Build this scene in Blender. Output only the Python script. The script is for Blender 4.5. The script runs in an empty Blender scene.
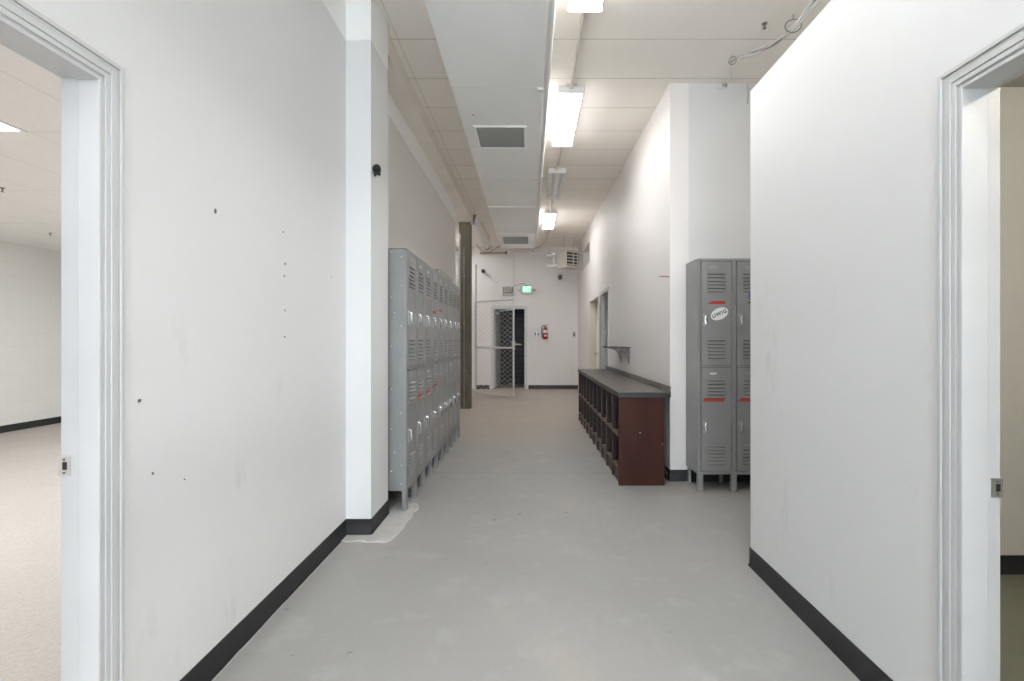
import bpy, bmesh, math, random
from mathutils import Vector, Matrix
random.seed(7)
S = bpy.context.scene
COL = S.collection
PI = math.pi

# ------------------------------------------------------------------ materials
MATS = {}
def rgb(r, g, b): return (r, g, b, 1.0)

def mat(name, col, rough=0.6, metal=0.0, spec=0.5, var=0.0, vscale=4.0, bump=0.0, bscale=120.0,
        emit=None, estr=0.0, vstretch=(1, 1, 1), coat=0.0):
    m = bpy.data.materials.new(name); m.use_nodes = True
    nt = m.node_tree; b = nt.nodes['Principled BSDF']
    b.inputs['Base Color'].default_value = rgb(*col)
    b.inputs['Roughness'].default_value = rough
    b.inputs['Metallic'].default_value = metal
    b.inputs['Specular IOR Level'].default_value = spec
    if coat: b.inputs['Coat Weight'].default_value = coat
    if emit:
        b.inputs['Emission Color'].default_value = rgb(*emit)
        b.inputs['Emission Strength'].default_value = estr
    if var or bump:
        geo = nt.nodes.new('ShaderNodeNewGeometry')
        mp = nt.nodes.new('ShaderNodeMapping'); mp.inputs['Scale'].default_value = vstretch
        nt.links.new(geo.outputs['Position'], mp.inputs['Vector'])
    if var:
        n = nt.nodes.new('ShaderNodeTexNoise'); n.inputs['Scale'].default_value = vscale
        n.inputs['Detail'].default_value = 5.0
        nt.links.new(mp.outputs['Vector'], n.inputs['Vector'])
        r = nt.nodes.new('ShaderNodeValToRGB')
        r.color_ramp.elements[0].position = 0.3; r.color_ramp.elements[1].position = 0.7
        r.color_ramp.elements[0].color = rgb(*[c * (1 - var) for c in col])
        r.color_ramp.elements[1].color = rgb(*[min(1, c * (1 + var)) for c in col])
        nt.links.new(n.outputs['Fac'], r.inputs['Fac'])
        nt.links.new(r.outputs['Color'], b.inputs['Base Color'])
    if bump:
        n2 = nt.nodes.new('ShaderNodeTexNoise'); n2.inputs['Scale'].default_value = bscale
        n2.inputs['Detail'].default_value = 2.0
        nt.links.new(geo.outputs['Position'], n2.inputs['Vector'])
        bp = nt.nodes.new('ShaderNodeBump'); bp.inputs['Strength'].default_value = bump
        bp.inputs['Distance'].default_value = 0.004
        nt.links.new(n2.outputs['Fac'], bp.inputs['Height'])
        nt.links.new(bp.outputs['Normal'], b.inputs['Normal'])
    MATS[name] = m
    return m

class G:
    """small node-graph helper"""
    def __init__(s, m): s.nt = m.node_tree; s.b = s.nt.nodes['Principled BSDF']
    def n(s, t, **kw):
        nd = s.nt.nodes.new(t)
        for k, v in kw.items(): setattr(nd, k, v)
        return nd
    def l(s, a, b): s.nt.links.new(a, b)
    def pos(s):
        g = s.n('ShaderNodeNewGeometry'); sp = s.n('ShaderNodeSeparateXYZ'); s.l(g.outputs['Position'], sp.inputs[0])
        return g.outputs['Position'], sp.outputs
    def math(s, op, a, b=None, clamp=False):
        nd = s.n('ShaderNodeMath', operation=op, use_clamp=clamp)
        for i, v in enumerate((a, b)):
            if v is None: continue
            if isinstance(v, (int, float)): nd.inputs[i].default_value = v
            else: s.l(v, nd.inputs[i])
        return nd.outputs[0]
    def noise(s, vec, scale, detail=4, rough=0.5, stretch=None):
        if stretch:
            mp = s.n('ShaderNodeMapping'); mp.inputs['Scale'].default_value = stretch; s.l(vec, mp.inputs['Vector']); vec = mp.outputs[0]
        nd = s.n('ShaderNodeTexNoise'); nd.inputs['Scale'].default_value = scale
        nd.inputs['Detail'].default_value = detail; nd.inputs['Roughness'].default_value = rough
        s.l(vec, nd.inputs['Vector']); return nd.outputs['Fac']
    def ramp(s, fac, p0, p1):
        nd = s.n('ShaderNodeMapRange', interpolation_type='SMOOTHSTEP'); s.l(fac, nd.inputs[0])
        nd.inputs[1].default_value = p0; nd.inputs[2].default_value = p1
        return nd.outputs[0]
    def mix(s, fac, a, b):
        nd = s.n('ShaderNodeMix', data_type='RGBA')
        if isinstance(fac, (int, float)): nd.inputs[0].default_value = fac
        else: s.l(fac, nd.inputs[0])
        for i, v in ((6, a), (7, b)):
            if isinstance(v, tuple): nd.inputs[i].default_value = rgb(*v)
            else: s.l(v, nd.inputs[i])
        return nd.outputs[2]

def plain(name, rough=0.6):
    m = bpy.data.materials.new(name); m.use_nodes = True
    m.node_tree.nodes['Principled BSDF'].inputs['Roughness'].default_value = rough
    MATS[name] = m
    return m, G(m)

def wall_paint(name, low, high=None, paint_z=3.29, scuff=0.35, rough=0.55):
    """painted wallboard; walls on the lockers' side keep a brighter unrolled band above paint_z"""
    m, g = plain(name, rough)
    p, xyz = g.pos()
    n = g.noise(p, 1.3, 3)
    c = g.mix(n, tuple(x * 0.985 for x in low), tuple(min(1, x * 1.015) for x in low))
    if high:
        w = g.noise(p, 3.0, 2)
        z = g.math('ADD', xyz[2], g.math('MULTIPLY', g.math('SUBTRACT', w, 0.5), 0.03))
        f = g.ramp(z, paint_z - 0.004, paint_z + 0.004)
        c = g.mix(f, c, high)
    sc = g.ramp(g.noise(p, 5.0, 6, 0.65, (1, 1, 0.35)), 0.60, 0.72)
    sc = g.math('MULTIPLY', sc, scuff)
    lowmask = g.math('SUBTRACT', 1.0, g.ramp(xyz[2], 0.9, 1.9))
    c = g.mix(g.math('MULTIPLY', sc, lowmask), c, tuple(x * 0.72 for x in low))
    g.l(c, g.b.inputs['Base Color'])
    bp = g.n('ShaderNodeBump'); bp.inputs['Strength'].default_value = 0.08; bp.inputs['Distance'].default_value = 0.003
    g.l(g.noise(p, 90, 2), bp.inputs['Height']); g.l(bp.outputs[0], g.b.inputs['Normal'])
    return m

wall_paint('paint_grey_white', (0.745, 0.745, 0.74), (0.93, 0.93, 0.91), scuff=.4)
wall_paint('paint_white', (0.635, 0.635, 0.63), scuff=.4)
wall_paint('paint_warm_white', (0.755, 0.72, 0.695), scuff=0.2)
wall_paint('paint_recess', (0.72, 0.695, 0.66), (0.92, 0.91, 0.89), scuff=0.15)
mat('trim_white', (0.59, 0.59, 0.59), 0.4, var=0.03, vscale=3, bump=0.04, bscale=60)
mat('trim_white_shaded', (0.50, 0.50, 0.495), 0.45, var=0.04, vscale=5)  # darker copy of the trim: the right doorway's shade is in the colour
mat('drab_wall', (0.66, 0.65, 0.62), 0.7, var=0.03)
mat('drab_floor', (0.20, 0.195, 0.145), 0.7, var=0.1)
mat('drab_ceiling', (0.45, 0.44, 0.42), 0.8)
mat('vinyl_black', (0.016, 0.016, 0.017), 0.45, var=0.15, vscale=30)
mat('beam_paint', (0.86, 0.80, 0.73), 0.6, var=0.04, vscale=2)
mat('duct_white', (0.92, 0.92, 0.895), 0.5, var=0.02, vscale=1.5)
mat('grille_dark', (0.80, 0.80, 0.78), 0.5)
mat('grille_back', (0.70, 0.70, 0.68), 0.8)
mat('locker_grey', (0.255, 0.255, 0.25), 0.38, var=0.05, vscale=9, bump=0.02, bscale=70)
mat('locker_inside', (0.03, 0.03, 0.03), 0.8)
mat('chrome', (0.82, 0.82, 0.83), 0.22, metal=1.0)
mat('steel_dull', (0.50, 0.49, 0.47), 0.42, metal=0.9)
mat('steel_pale', (0.62, 0.61, 0.57), 0.45, metal=0.4)
mat('tape_red', (0.42, 0.045, 0.04), 0.5)
mat('tape_brown', (0.34, 0.17, 0.13), 0.6)
mat('tape_faded', (0.52, 0.36, 0.32), 0.6)
mat('sticker_white', (0.85, 0.85, 0.85), 0.4)
mat('sticker_blue', (0.03, 0.09, 0.30), 0.4)
mat('ink_black', (0.015, 0.015, 0.015), 0.5)
mat('plate_white', (0.80, 0.80, 0.78), 0.4)
mat('mahogany', (0.050, 0.0125, 0.0065), 0.5, spec=0.25, var=0.35, vscale=3.0, vstretch=(1.2, 1.2, 0.25))
mat('mahogany_edge', (0.10, 0.06, 0.052), 0.45, var=0.25, vscale=12)
mat('mahogany_inner', (0.032, 0.014, 0.014), 0.55, var=0.25, vscale=6)
mat('shelf_lit', (0.17, 0.12, 0.10), 0.5, var=0.25, vscale=14)  # paler than the cabinet: light on the shelf tops is in the colour
mat('laminate_dark', (0.115, 0.102, 0.086), 0.33, var=0.06, vscale=14)
mat('laminate_edge', (0.028, 0.025, 0.023), 0.4)
mat('post_brown', (0.125, 0.104, 0.074), 0.5, var=0.2, vscale=7, vstretch=(1, 1, 0.4))
mat('post_pale', (0.34, 0.30, 0.23), 0.5, var=0.25, vscale=9)
mat('pipe_cream', (0.62, 0.58, 0.52), 0.45)
mat('pipe_white', (0.76, 0.75, 0.72), 0.4)
mat('pipe_yellow', (0.40, 0.32, 0.22), 0.5)
mat('galvanised', (0.58, 0.57, 0.54), 0.45, metal=0.3)
mat('mesh_wire', (0.56, 0.55, 0.53), 0.5)
mat('fixture_white', (0.80, 0.79, 0.77), 0.4)
mat('tube_off', (0.72, 0.71, 0.68), 0.3)
mat('lens_lit', (0.9, 0.9, 0.9), 0.4, emit=(0.985, 0.99, 1.0), estr=13.0)
mat('troffer_lit', (0.9, 0.9, 0.9), 0.4, emit=(0.98, 0.99, 1.0), estr=15.0)
mat('added_globe_lit', (0.9, 0.88, 0.8), 0.4, emit=(1.0, 0.93, 0.80), estr=95.0)
mat('black_plastic', (0.018, 0.018, 0.02), 0.35)
mat('dark_glass', (0.10, 0.10, 0.10), 0.15)
mat('cable_white', (0.66, 0.65, 0.62), 0.5)
mat('cable_grey', (0.26, 0.25, 0.24), 0.5)
mat('steel_dark', (0.20, 0.19, 0.18), 0.4, metal=0.6)
mat('sign_housing', (0.50, 0.48, 0.45), 0.5)
mat('sign_face_dark', (0.20, 0.165, 0.14), 0.5)
mat('sign_letter_pale', (0.62, 0.58, 0.53), 0.5)
mat('sign_green', (0.15, 0.6, 0.35), 0.4, emit=(0.28, 0.95, 0.55), estr=0.32)
mat('sign_letter_lit', (0.6, 0.9, 0.7), 0.4, emit=(0.62, 1.0, 0.78), estr=0.62)
mat('extinguisher_red', (0.40, 0.018, 0.016), 0.3)
mat('label_pale', (0.78, 0.77, 0.72), 0.5)
mat('heater_beige', (0.52, 0.48, 0.42), 0.45)
mat('heater_slot', (0.05, 0.045, 0.04), 0.6)
mat('shutter_dark', (0.026, 0.027, 0.032), 0.55)
mat('shutter_edge', (0.07, 0.072, 0.08), 0.5)
mat('door_cream', (0.62, 0.58, 0.47), 0.45)
mat('jamb_grey', (0.60, 0.60, 0.585), 0.45)
mat('hole_dark', (0.16, 0.15, 0.14), 0.8)
mat('patch_pale', (0.46, 0.455, 0.44), 0.75, var=0.08, vscale=12)
mat('patch_edge', (0.56, 0.55, 0.53), 0.8, var=0.15, vscale=25)
mat('carton_pale', (0.42, 0.41, 0.39), 0.6)
mat('day_pane', (0.9, 0.9, 0.9), 0.3, emit=(0.78, 0.89, 1.0), estr=9.5)

# painted concrete floor, worn to bare concrete further down the hall
m, g = plain('floor_concrete', 0.42)
p, xyz = g.pos()
big = g.noise(p, 0.8, 5, 0.55); mid = g.noise(p, 4.0, 6, 0.6); fine = g.noise(p, 60, 3, 0.6)
c = g.mix(big, (0.290, 0.288, 0.276), (0.360, 0.355, 0.340))
c = g.mix(g.math('MULTIPLY', g.ramp(mid, 0.52, 0.68), 0.5), c, (0.40, 0.395, 0.38))
stain = g.ramp(g.noise(p, 1.1, 6, 0.62, (1.0, 0.7, 1)), 0.50, 0.66)
grain = g.noise(p, 22, 4, 0.7)
c = g.mix(g.math('MULTIPLY', stain, g.math('MULTIPLY', grain, 0.9)), c, (0.40, 0.365, 0.32))
c = g.mix(g.math('MULTIPLY', g.ramp(grain, 0.55, 0.75), 0.25), c, (0.42, 0.41, 0.39))
worn = g.ramp(g.math('ADD', xyz[1], g.math('MULTIPLY', g.math('SUBTRACT', mid, 0.5), 3.2)), 4.6, 7.2)
bare = g.mix(g.noise(p, 1.6, 5), (0.385, 0.335, 0.285), (0.49, 0.44, 0.385))
c = g.mix(worn, c, bare)
sp_ = g.math('MULTIPLY', g.ramp(g.noise(p, 9, 2, 0.4), 0.735, 0.76), 0.55)
c = g.mix(sp_, c, (0.16, 0.155, 0.145))
ws = g.math('MULTIPLY', g.ramp(g.noise(p, 3.1, 7, 0.75, (1.0, 2.2, 1)), 0.66, 0.72), 0.5)
c = g.mix(ws, c, (0.50, 0.49, 0.47))
jl = g.math('LESS_THAN', g.math('ABSOLUTE', g.math('SUBTRACT', g.math('ADD', xyz[1], g.math('MULTIPLY', mid, 0.05)), 4.60)), 0.012)
c = g.mix(g.math('MULTIPLY', jl, 0.45), c, (0.22, 0.215, 0.20))
c = g.mix(g.math('MULTIPLY', g.ramp(fine, 0.35, 0.75), 0.10), c, (0.25, 0.24, 0.23))
g.l(c, g.b.inputs['Base Color'])
g.l(g.math('ADD', 0.36, g.math('MULTIPLY', mid, 0.3)), g.b.inputs['Roughness'])
bp = g.n('ShaderNodeBump'); bp.inputs['Strength'].default_value = 0.12; bp.inputs['Distance'].default_value = 0.004
g.l(mid, bp.inputs['Height']); g.l(bp.outputs[0], g.b.inputs['Normal'])

# carpeted office floor
m, g = plain('floor_carpet', 0.9)
p, xyz = g.pos()
c = g.mix(g.noise(p, 1.2, 4), (0.39, 0.36, 0.33), (0.48, 0.45, 0.42))
c = g.mix(g.math('MULTIPLY', g.ramp(g.noise(p, 70, 3, 0.7), 0.4, 0.65), 0.45), c, (0.33, 0.30, 0.27))
g.l(c, g.b.inputs['Base Color'])

# hall ceiling: tan painted deck panels with dark joints across the hall
m, g = plain('ceiling_panels', 0.75)
p, xyz = g.pos()
u = g.math('FRACT', g.math('DIVIDE', g.math('SUBTRACT', xyz[1], 3.68 - 5.5), 0.55))
j = g.math('LESS_THAN', u, 0.016)
pid = g.math('FLOOR', g.math('DIVIDE', g.math('SUBTRACT', xyz[1], 3.68 - 5.5), 0.55))
wn = g.n('ShaderNodeTexWhiteNoise', noise_dimensions='1D'); g.l(pid, wn.inputs['W'])
c = g.mix(wn.outputs['Value'], (0.88, 0.825, 0.76), (0.925, 0.87, 0.80))
c = g.mix(g.noise(p, 2.5, 4), c, (0.91, 0.85, 0.785))
j2 = g.math('LESS_THAN', g.math('ABSOLUTE', g.math('ADD', xyz[0], 1.03)), 0.006)
c = g.mix(g.math('MAXIMUM', g.math('MULTIPLY', j, 0.7), g.math('MULTIPLY', j2, 0.3)), c, (0.40, 0.35, 0.30))
g.l(c, g.b.inputs['Base Color'])

# office drop ceiling, stained mineral tiles
m, g = plain('ceiling_tiles', 0.85)
p, xyz = g.pos()
ux = g.math('FRACT', g.math('DIVIDE', g.math('ADD', xyz[0], 3.34 + 6.1), 0.61))
uy = g.math('FRACT', g.math('DIVIDE', g.math('SUBTRACT', xyz[1], 3.126 - 12.2), 1.22))
j = g.math('MAXIMUM', g.math('LESS_THAN', ux, 0.02), g.math('LESS_THAN', uy, 0.01))
c = g.mix(g.ramp(g.noise(p, 35, 5, 0.7), 0.55, 0.7), (0.86, 0.85, 0.83), (0.80, 0.785, 0.76))
c = g.mix(g.math('MULTIPLY', j, 0.3), c, (0.5, 0.48, 0.45))
g.l(c, g.b.inputs['Base Color'])

# painted block wall of the office
m, g = plain('block_wall', 0.6)
p, xyz = g.pos()
cb = g.n('ShaderNodeCombineXYZ'); g.l(xyz[1], cb.inputs[0]); g.l(xyz[2], cb.inputs[1])
br = g.n('ShaderNodeTexBrick'); br.inputs['Scale'].default_value = 1.0; br.inputs['Brick Width'].default_value = 0.4
br.inputs['Row Height'].default_value = 0.2; br.inputs['Mortar Size'].default_value = 0.006
br.inputs['Color1'].default_value = rgb(0.80, 0.80, 0.78); br.inputs['Color2'].default_value = rgb(0.79, 0.79, 0.77)
br.inputs['Mortar'].default_value = rgb(0.765, 0.765, 0.745)
g.l(cb.outputs[0], br.inputs['Vector']); g.l(br.outputs['Color'], g.b.inputs['Base Color'])
bp = g.n('ShaderNodeBump'); bp.inputs['Strength'].default_value = 0.3; bp.inputs['Distance'].default_value = 0.003
g.l(br.outputs['Fac'], bp.inputs['Height']); bp.invert = True; g.l(bp.outputs[0], g.b.inputs['Normal'])

# ------------------------------------------------------------------ geometry
class MB:
    def __init__(s): s.bm = bmesh.new(); s.mats = []; s.cur = 0
    def m(s, name):
        if name not in s.mats: s.mats.append(name)
        s.cur = s.mats.index(name); return s
    def face(s, vs):
        try: f = s.bm.faces.new(vs)
        except ValueError: return
        f.material_index = s.cur; f.smooth = True
    def box(s, x0, x1, y0, y1, z0, z1, M=None):
        co = [(x, y, z) for z in (z0, z1) for y in (y0, y1) for x in (x0, x1)]
        v = [s.bm.verts.new(M @ Vector(c) if M else c) for c in co]
        for q in ((0, 2, 3, 1), (4, 5, 7, 6), (0, 1, 5, 4), (2, 6, 7, 3), (0, 4, 6, 2), (1, 3, 7, 5)):
            s.face([v[i] for i in q])
        return s
    def prism(s, pts, d):
        """closed polygon pts (3-D, planar) extruded by vector d"""
        d = Vector(d)
        a = [s.bm.verts.new(p) for p in pts]; b = [s.bm.verts.new(Vector(p) + d) for p in pts]
        s.face(a[::-1]); s.face(b); n = len(pts)
        for i in range(n): s.face([a[i], a[(i + 1) % n], b[(i + 1) % n], b[i]])
        return s
    def tube(s, pts, r, n=10, cap=True):
        pts = [Vector(p) for p in pts]; rings = []; ref = None
        for i, p in enumerate(pts):
            t = (pts[min(i + 1, len(pts) - 1)] - pts[max(i - 1, 0)]).normalized()
            if ref is None:
                ref = Vector((0, 0, 1)) if abs(t.z) < 0.9 else Vector((1, 0, 0))
            a = (ref - t * ref.dot(t)).normalized(); b = t.cross(a); ref = a
            rr = r[i] if isinstance(r, (list, tuple)) else r
            rings.append([s.bm.verts.new(p + (a * math.cos(2 * PI * k / n) + b * math.sin(2 * PI * k / n)) * rr) for k in range(n)])
        for A, B in zip(rings, rings[1:]):
            for k in range(n): s.face([A[k], A[(k + 1) % n], B[(k + 1) % n], B[k]])
        if cap: s.face(rings[0][::-1]); s.face(rings[-1])
        return s
    def ring(s, c, nrm, R, r, n=28, k=6):
        c = Vector(c); nrm = Vector(nrm).normalized()
        a = nrm.orthogonal().normalized(); b = nrm.cross(a); rows = []
        for i in range(n):
            t = 2 * PI * i / n; d = a * math.cos(t) + b * math.sin(t)
            rows.append([s.bm.verts.new(c + d * (R + r * math.cos(2 * PI * j / k)) + nrm * r * math.sin(2 * PI * j / k)) for j in range(k)])
        for i in range(n):
            A, B = rows[i], rows[(i + 1) % n]
            for j in range(k): s.face([A[j], A[(j + 1) % k], B[(j + 1) % k], B[j]])
        return s
    def lathe(s, o, axis, prof, n=20):
        """prof: (radius, height) along axis from o"""
        o = Vector(o); ax = Vector(axis).normalized(); a = ax.orthogonal().normalized(); b = ax.cross(a); R = []
        for r, h in prof:
            r = max(r, 1e-4)
            R.append([s.bm.verts.new(o + ax * h + (a * math.cos(2 * PI * k / n) + b * math.sin(2 * PI * k / n)) * r) for k in range(n)])
        for A, B in zip(R, R[1:]):
            for k in range(n): s.face([A[k], A[(k + 1) % n], B[(k + 1) % n], B[k]])
        s.face(R[0][::-1]); s.face(R[-1]); return s
    def mesh(s, name):
        bmesh.ops.recalc_face_normals(s.bm, faces=s.bm.faces)
        me = bpy.data.meshes.new(name); s.bm.to_mesh(me); s.bm.free()
        for k in s.mats: me.materials.append(MATS[k])
        me.set_sharp_from_angle(angle=math.radians(35))
        return me

WLOC = {}
def link(name, data, parent=None, loc=(0, 0, 0), rotz=0.0):
    o = bpy.data.objects.new(name, data); COL.objects.link(o)
    o.location = loc; o.rotation_euler = (0, 0, rotz)
    if parent: o.parent = parent
    return o
def tag(o, label=None, cat=None, group=None, kind=None):
    if label: o['label'] = label
    if cat: o['category'] = cat
    if group: o['group'] = group
    if kind: o['kind'] = kind
    return o
def thing(name, label, cat, loc=(0, 0, 0), rotz=0.0, group=None):
    o = link(name, None, None, loc, rotz); o.empty_display_size = 0.1
    WLOC[o.name] = Vector(loc)
    return tag(o, label, cat, group)
def build(name, mb, parent=None, local=False, bevel=0.0, label=None):
    """mb holds world coordinates (local=True: the parent's own); the object sits at its parent's origin"""
    me = mb.mesh(name)
    o = link(name, me, parent)
    base = WLOC.get(parent.name) if parent else None
    if base is not None and not local:
        me.transform(Matrix.Translation(-base))
    if parent: WLOC[o.name] = Vector((0, 0, 0)) if local else (base or Vector((0, 0, 0)))
    if bevel:
        bv = o.modifiers.new('soft_edges', 'BEVEL'); bv.width = bevel; bv.segments = 2; bv.limit_method = 'ANGLE'
    if label: o['label'] = label
    return o
def solo(name, mb, label, cat, group=None, bevel=0.0):
    """a thing that is one mesh; its origin goes to its base"""
    o = build(name, mb, None, bevel=bevel)
    vs = [v.co for v in o.data.vertices]
    c = Vector(((min(v.x for v in vs) + max(v.x for v in vs)) / 2, (min(v.y for v in vs) + max(v.y for v in vs)) / 2, min(v.z for v in vs)))
    o.data.transform(Matrix.Translation(-c)); o.location = c
    WLOC[o.name] = c
    return tag(o, label, cat, group)
def struct(name, mb, parent=None, bevel=0.0):
    o = build(name, mb, parent, bevel=bevel)
    if not parent: o['kind'] = 'structure'; WLOC[o.name] = Vector((0, 0, 0))
    return o
def text_mesh(body, size, material, depth=0.002, bold=0.0, spacing=1.0):
    cu = bpy.data.curves.new('lettering', 'FONT'); cu.body = body; cu.size = size; cu.align_x = 'CENTER'; cu.align_y = 'CENTER'
    cu.extrude = depth; cu.offset = bold; cu.space_character = spacing
    tmp = bpy.data.objects.new('lettering_source', cu); COL.objects.link(tmp)
    bpy.context.view_layer.update()
    me = bpy.data.meshes.new_from_object(tmp.evaluated_get(bpy.context.evaluated_depsgraph_get()))
    bpy.data.objects.remove(tmp); bpy.data.curves.remove(cu)
    me.materials.clear(); me.materials.append(MATS[material]); me.name = 'lettering'
    return me

def wall_along_y(x0, x1, y0, y1, z0, z1, holes, M):
    """wall slab running along Y with rectangular holes (ya, yb, za, zb)"""
    b = MB().m(M); y = y0
    for ya, yb, za, zb in sorted(holes):
        if ya > y: b.box(x0, x1, y, ya, z0, z1)
        if za > z0: b.box(x0, x1, ya, yb, z0, za)
        if zb < z1: b.box(x0, x1, ya, yb, zb, z1)
        y = yb
    if y < y1: b.box(x0, x1, y, y1, z0, z1)
    return b
def wall_along_x(y0, y1, x0, x1, z0, z1, holes, M):
    b = MB().m(M); x = x0
    for xa, xb, za, zb in sorted(holes):
        if xa > x: b.box(x, xa, y0, y1, z0, z1)
        if za > z0: b.box(xa, xb, y0, y1, z0, za)
        if zb < z1: b.box(xa, xb, y0, y1, zb, z1)
        x = xb
    if x < x1: b.box(x, x1, y0, y1, z0, z1)
    return b

CAM_H = 1.29
def zc(y): return 3.652 + max(0.0, 0.016 * (y - 4.3))

# ------------------------------------------------------------------ setting
YR = -5.6                                             # hall end behind the viewer
struct('floor', MB().m('floor_concrete').box(-4.1, 3.4, YR - .1, 14.6, -0.1, 0.0))
struct('floor_office', MB().m('floor_carpet').box(-7.44, -1.262, YR - .1, 7.5, -0.05, 0.004))
struct('floor_store', MB().m('drab_floor').box(1.325, 3.3, YR, 2.61, -0.05, 0.003))
cb_ = MB().m('ceiling_panels')
cb_.prism([(-7.5, YR - .1, zc(0)), (-7.5, 4.3, zc(0)), (-7.5, 12.66, zc(12.66)), (-7.5, 12.66, 4.2), (-7.5, YR - .1, 4.2)], (10.9, 0, 0))
struct('ceiling', cb_)
struct('ceiling_office', MB().m('ceiling_tiles').box(-7.4, -1.34, YR, 7.5, 2.68, 2.72))
struct('ceiling_store', MB().m('drab_ceiling').box(1.392, 3.3, YR, 2.61, 2.69, 2.715))

# hall walls
wl = wall_along_y(-1.34, -1.22, YR, 3.125, 0, 3.9, [(0.40, 1.365, 0, 2.061)], 'paint_grey_white')
wall_left = struct('wall_left', wl)
struct('wall_left_pier', MB().m('paint_grey_white').box(-1.34, -1.054, 3.125, 3.50, 0, 3.9))
struct('wall_left_recess', MB().m('paint_recess').box(-1.36, -1.25, 3.50, 7.94, 0, 3.9))
bx = MB().m('beam_paint')
bx.prism([(-1.50, 3.50, 3.485), (-1.50, 9.12, 3.56), (-1.50, 9.12, 4.0), (-1.50, 3.50, 4.0)], (0.416, 0, 0))
struct('beam', bx)
wr = wall_along_y(1.268, 1.392, YR, 2.697, 0, 2.720, [(0.45, 1.41, 0, 2.060)], 'paint_white')
struct('wall_right_partition', wr)
struct('wall_right_return', MB().m('paint_white').box(1.392, 3.3, 2.61, 2.697, 0, 2.720))
struct('wall_store_back', MB().m('drab_wall').box(1.392, 3.3, 2.596, 2.61, 0, 2.69))
struct('wall_alcove', MB().m('paint_white').box(1.46, 3.3, 4.315, 4.48, 0, 3.9))
wh = wall_along_y(1.29, 1.46, 4.315, 12.5, 0, 4.0,
                  [(7.63, 8.58, 0, 2.126), (8.79, 10.07, 0, 2.13), (10.1, 11.3, 2.98, 3.42)], 'paint_warm_white')
struct('wall_right', wh)
struct('wall_outer', MB().m('drab_wall').box(3.3, 3.4, YR, 12.65, 0, 3.9))
struct('wall_back', wall_along_x(12.5, 12.65, -4.0, 3.3, 0, 4.1, [(-0.985, -0.095, 0, 2.18)], 'paint_warm_white'))
struct('wall_storage', MB().m('paint_warm_white').box(-4.1, -4.0, 7.5, 12.65, 0, 4.1))
struct('wall_office_back', MB().m('paint_white').box(-7.34, -1.36, 7.5, 7.62, 0, 4.1))
struct('wall_office_far', MB().m('block_wall').box(-7.44, -7.34, YR, 7.62, 0, 3.9))
struct('wall_rear', wall_along_x(YR - .1, YR, -7.44, 3.4, 0, 3.9, [(-1.05, 1.1, 0.05, 2.15)], 'paint_white'))
struct('wall_vestibule', MB().m('drab_wall').box(-1.9, -1.8, 12.65, 14.6, 0, 3).box(0.5, 0.6, 12.65, 14.6, 0, 3).box(-1.9, .6, 14.5, 14.6, 0, 3).box(-1.9, .6, 12.65, 14.6, 2.6, 2.7))

# unseen entrance added behind the viewer; glowing pane supplies the inferred cool daylight
w2 = struct('window_2', MB().m('day_pane').box(-1.05, 1.1, YR - .06, YR - .05, 0.05, 2.15))
fr = MB().m('steel_dark')
for x in (-1.05, -0.02, 1.04): fr.box(x, x + .06, YR - .05, YR, .05, 2.15)
for z in (.05, 1.05, 2.09): fr.box(-1.05, 1.1, YR - .05, YR, z, z + .06)
struct('window_frame', fr, w2)

# baseboards: black vinyl cove strips with a small toe
def base_y(b, xw, sgn, y0, y1, h=0.104):
    b.prism([(xw, y0, 0), (xw + sgn * 0.014, y0, 0), (xw + sgn * 0.006, y0, 0.014), (xw + sgn * 0.005, y0, h), (xw, y0, h)], (0, y1 - y0, 0))
def base_x(b, yw, sgn, x0, x1, h=0.104):
    b.prism([(x0, yw, 0), (x0, yw + sgn * 0.014, 0), (x0, yw + sgn * 0.006, 0.014), (x0, yw + sgn * 0.005, h), (x0, yw, h)], (x1 - x0, 0, 0))
b = MB().m('vinyl_black'); base_y(b, -1.22, 1, 1.412, 3.12); base_x(b, 3.125, -1, -1.22, -1.048); base_y(b, -1.054, 1, 3.118, 3.5)
base_y(b, -1.25, 1, 3.5, 7.94); struct('baseboard_left', b)
b = MB().m('vinyl_black'); base_y(b, 1.268, -1, 1.465, 2.700); struct('baseboard_right', b)
b = MB().m('vinyl_black'); base_x(b, 4.315, -1, 1.284, 3.3); base_y(b, 1.29, -1, 4.31, 7.6); struct('baseboard_alcove', b)
b = MB().m('vinyl_black'); base_x(b, 12.5, -1, -0.03, 1.29); base_x(b, 12.5, -1, -1.42, -1.06); struct('baseboard_back', b)
b = MB().m('vinyl_black'); base_y(b, -7.34, 1, YR, 7.5); struct('baseboard_office', b)
b = MB().m('vinyl_black'); base_x(b, 2.596, -1, 1.392, 3.3); struct('baseboard_store', b)

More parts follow.
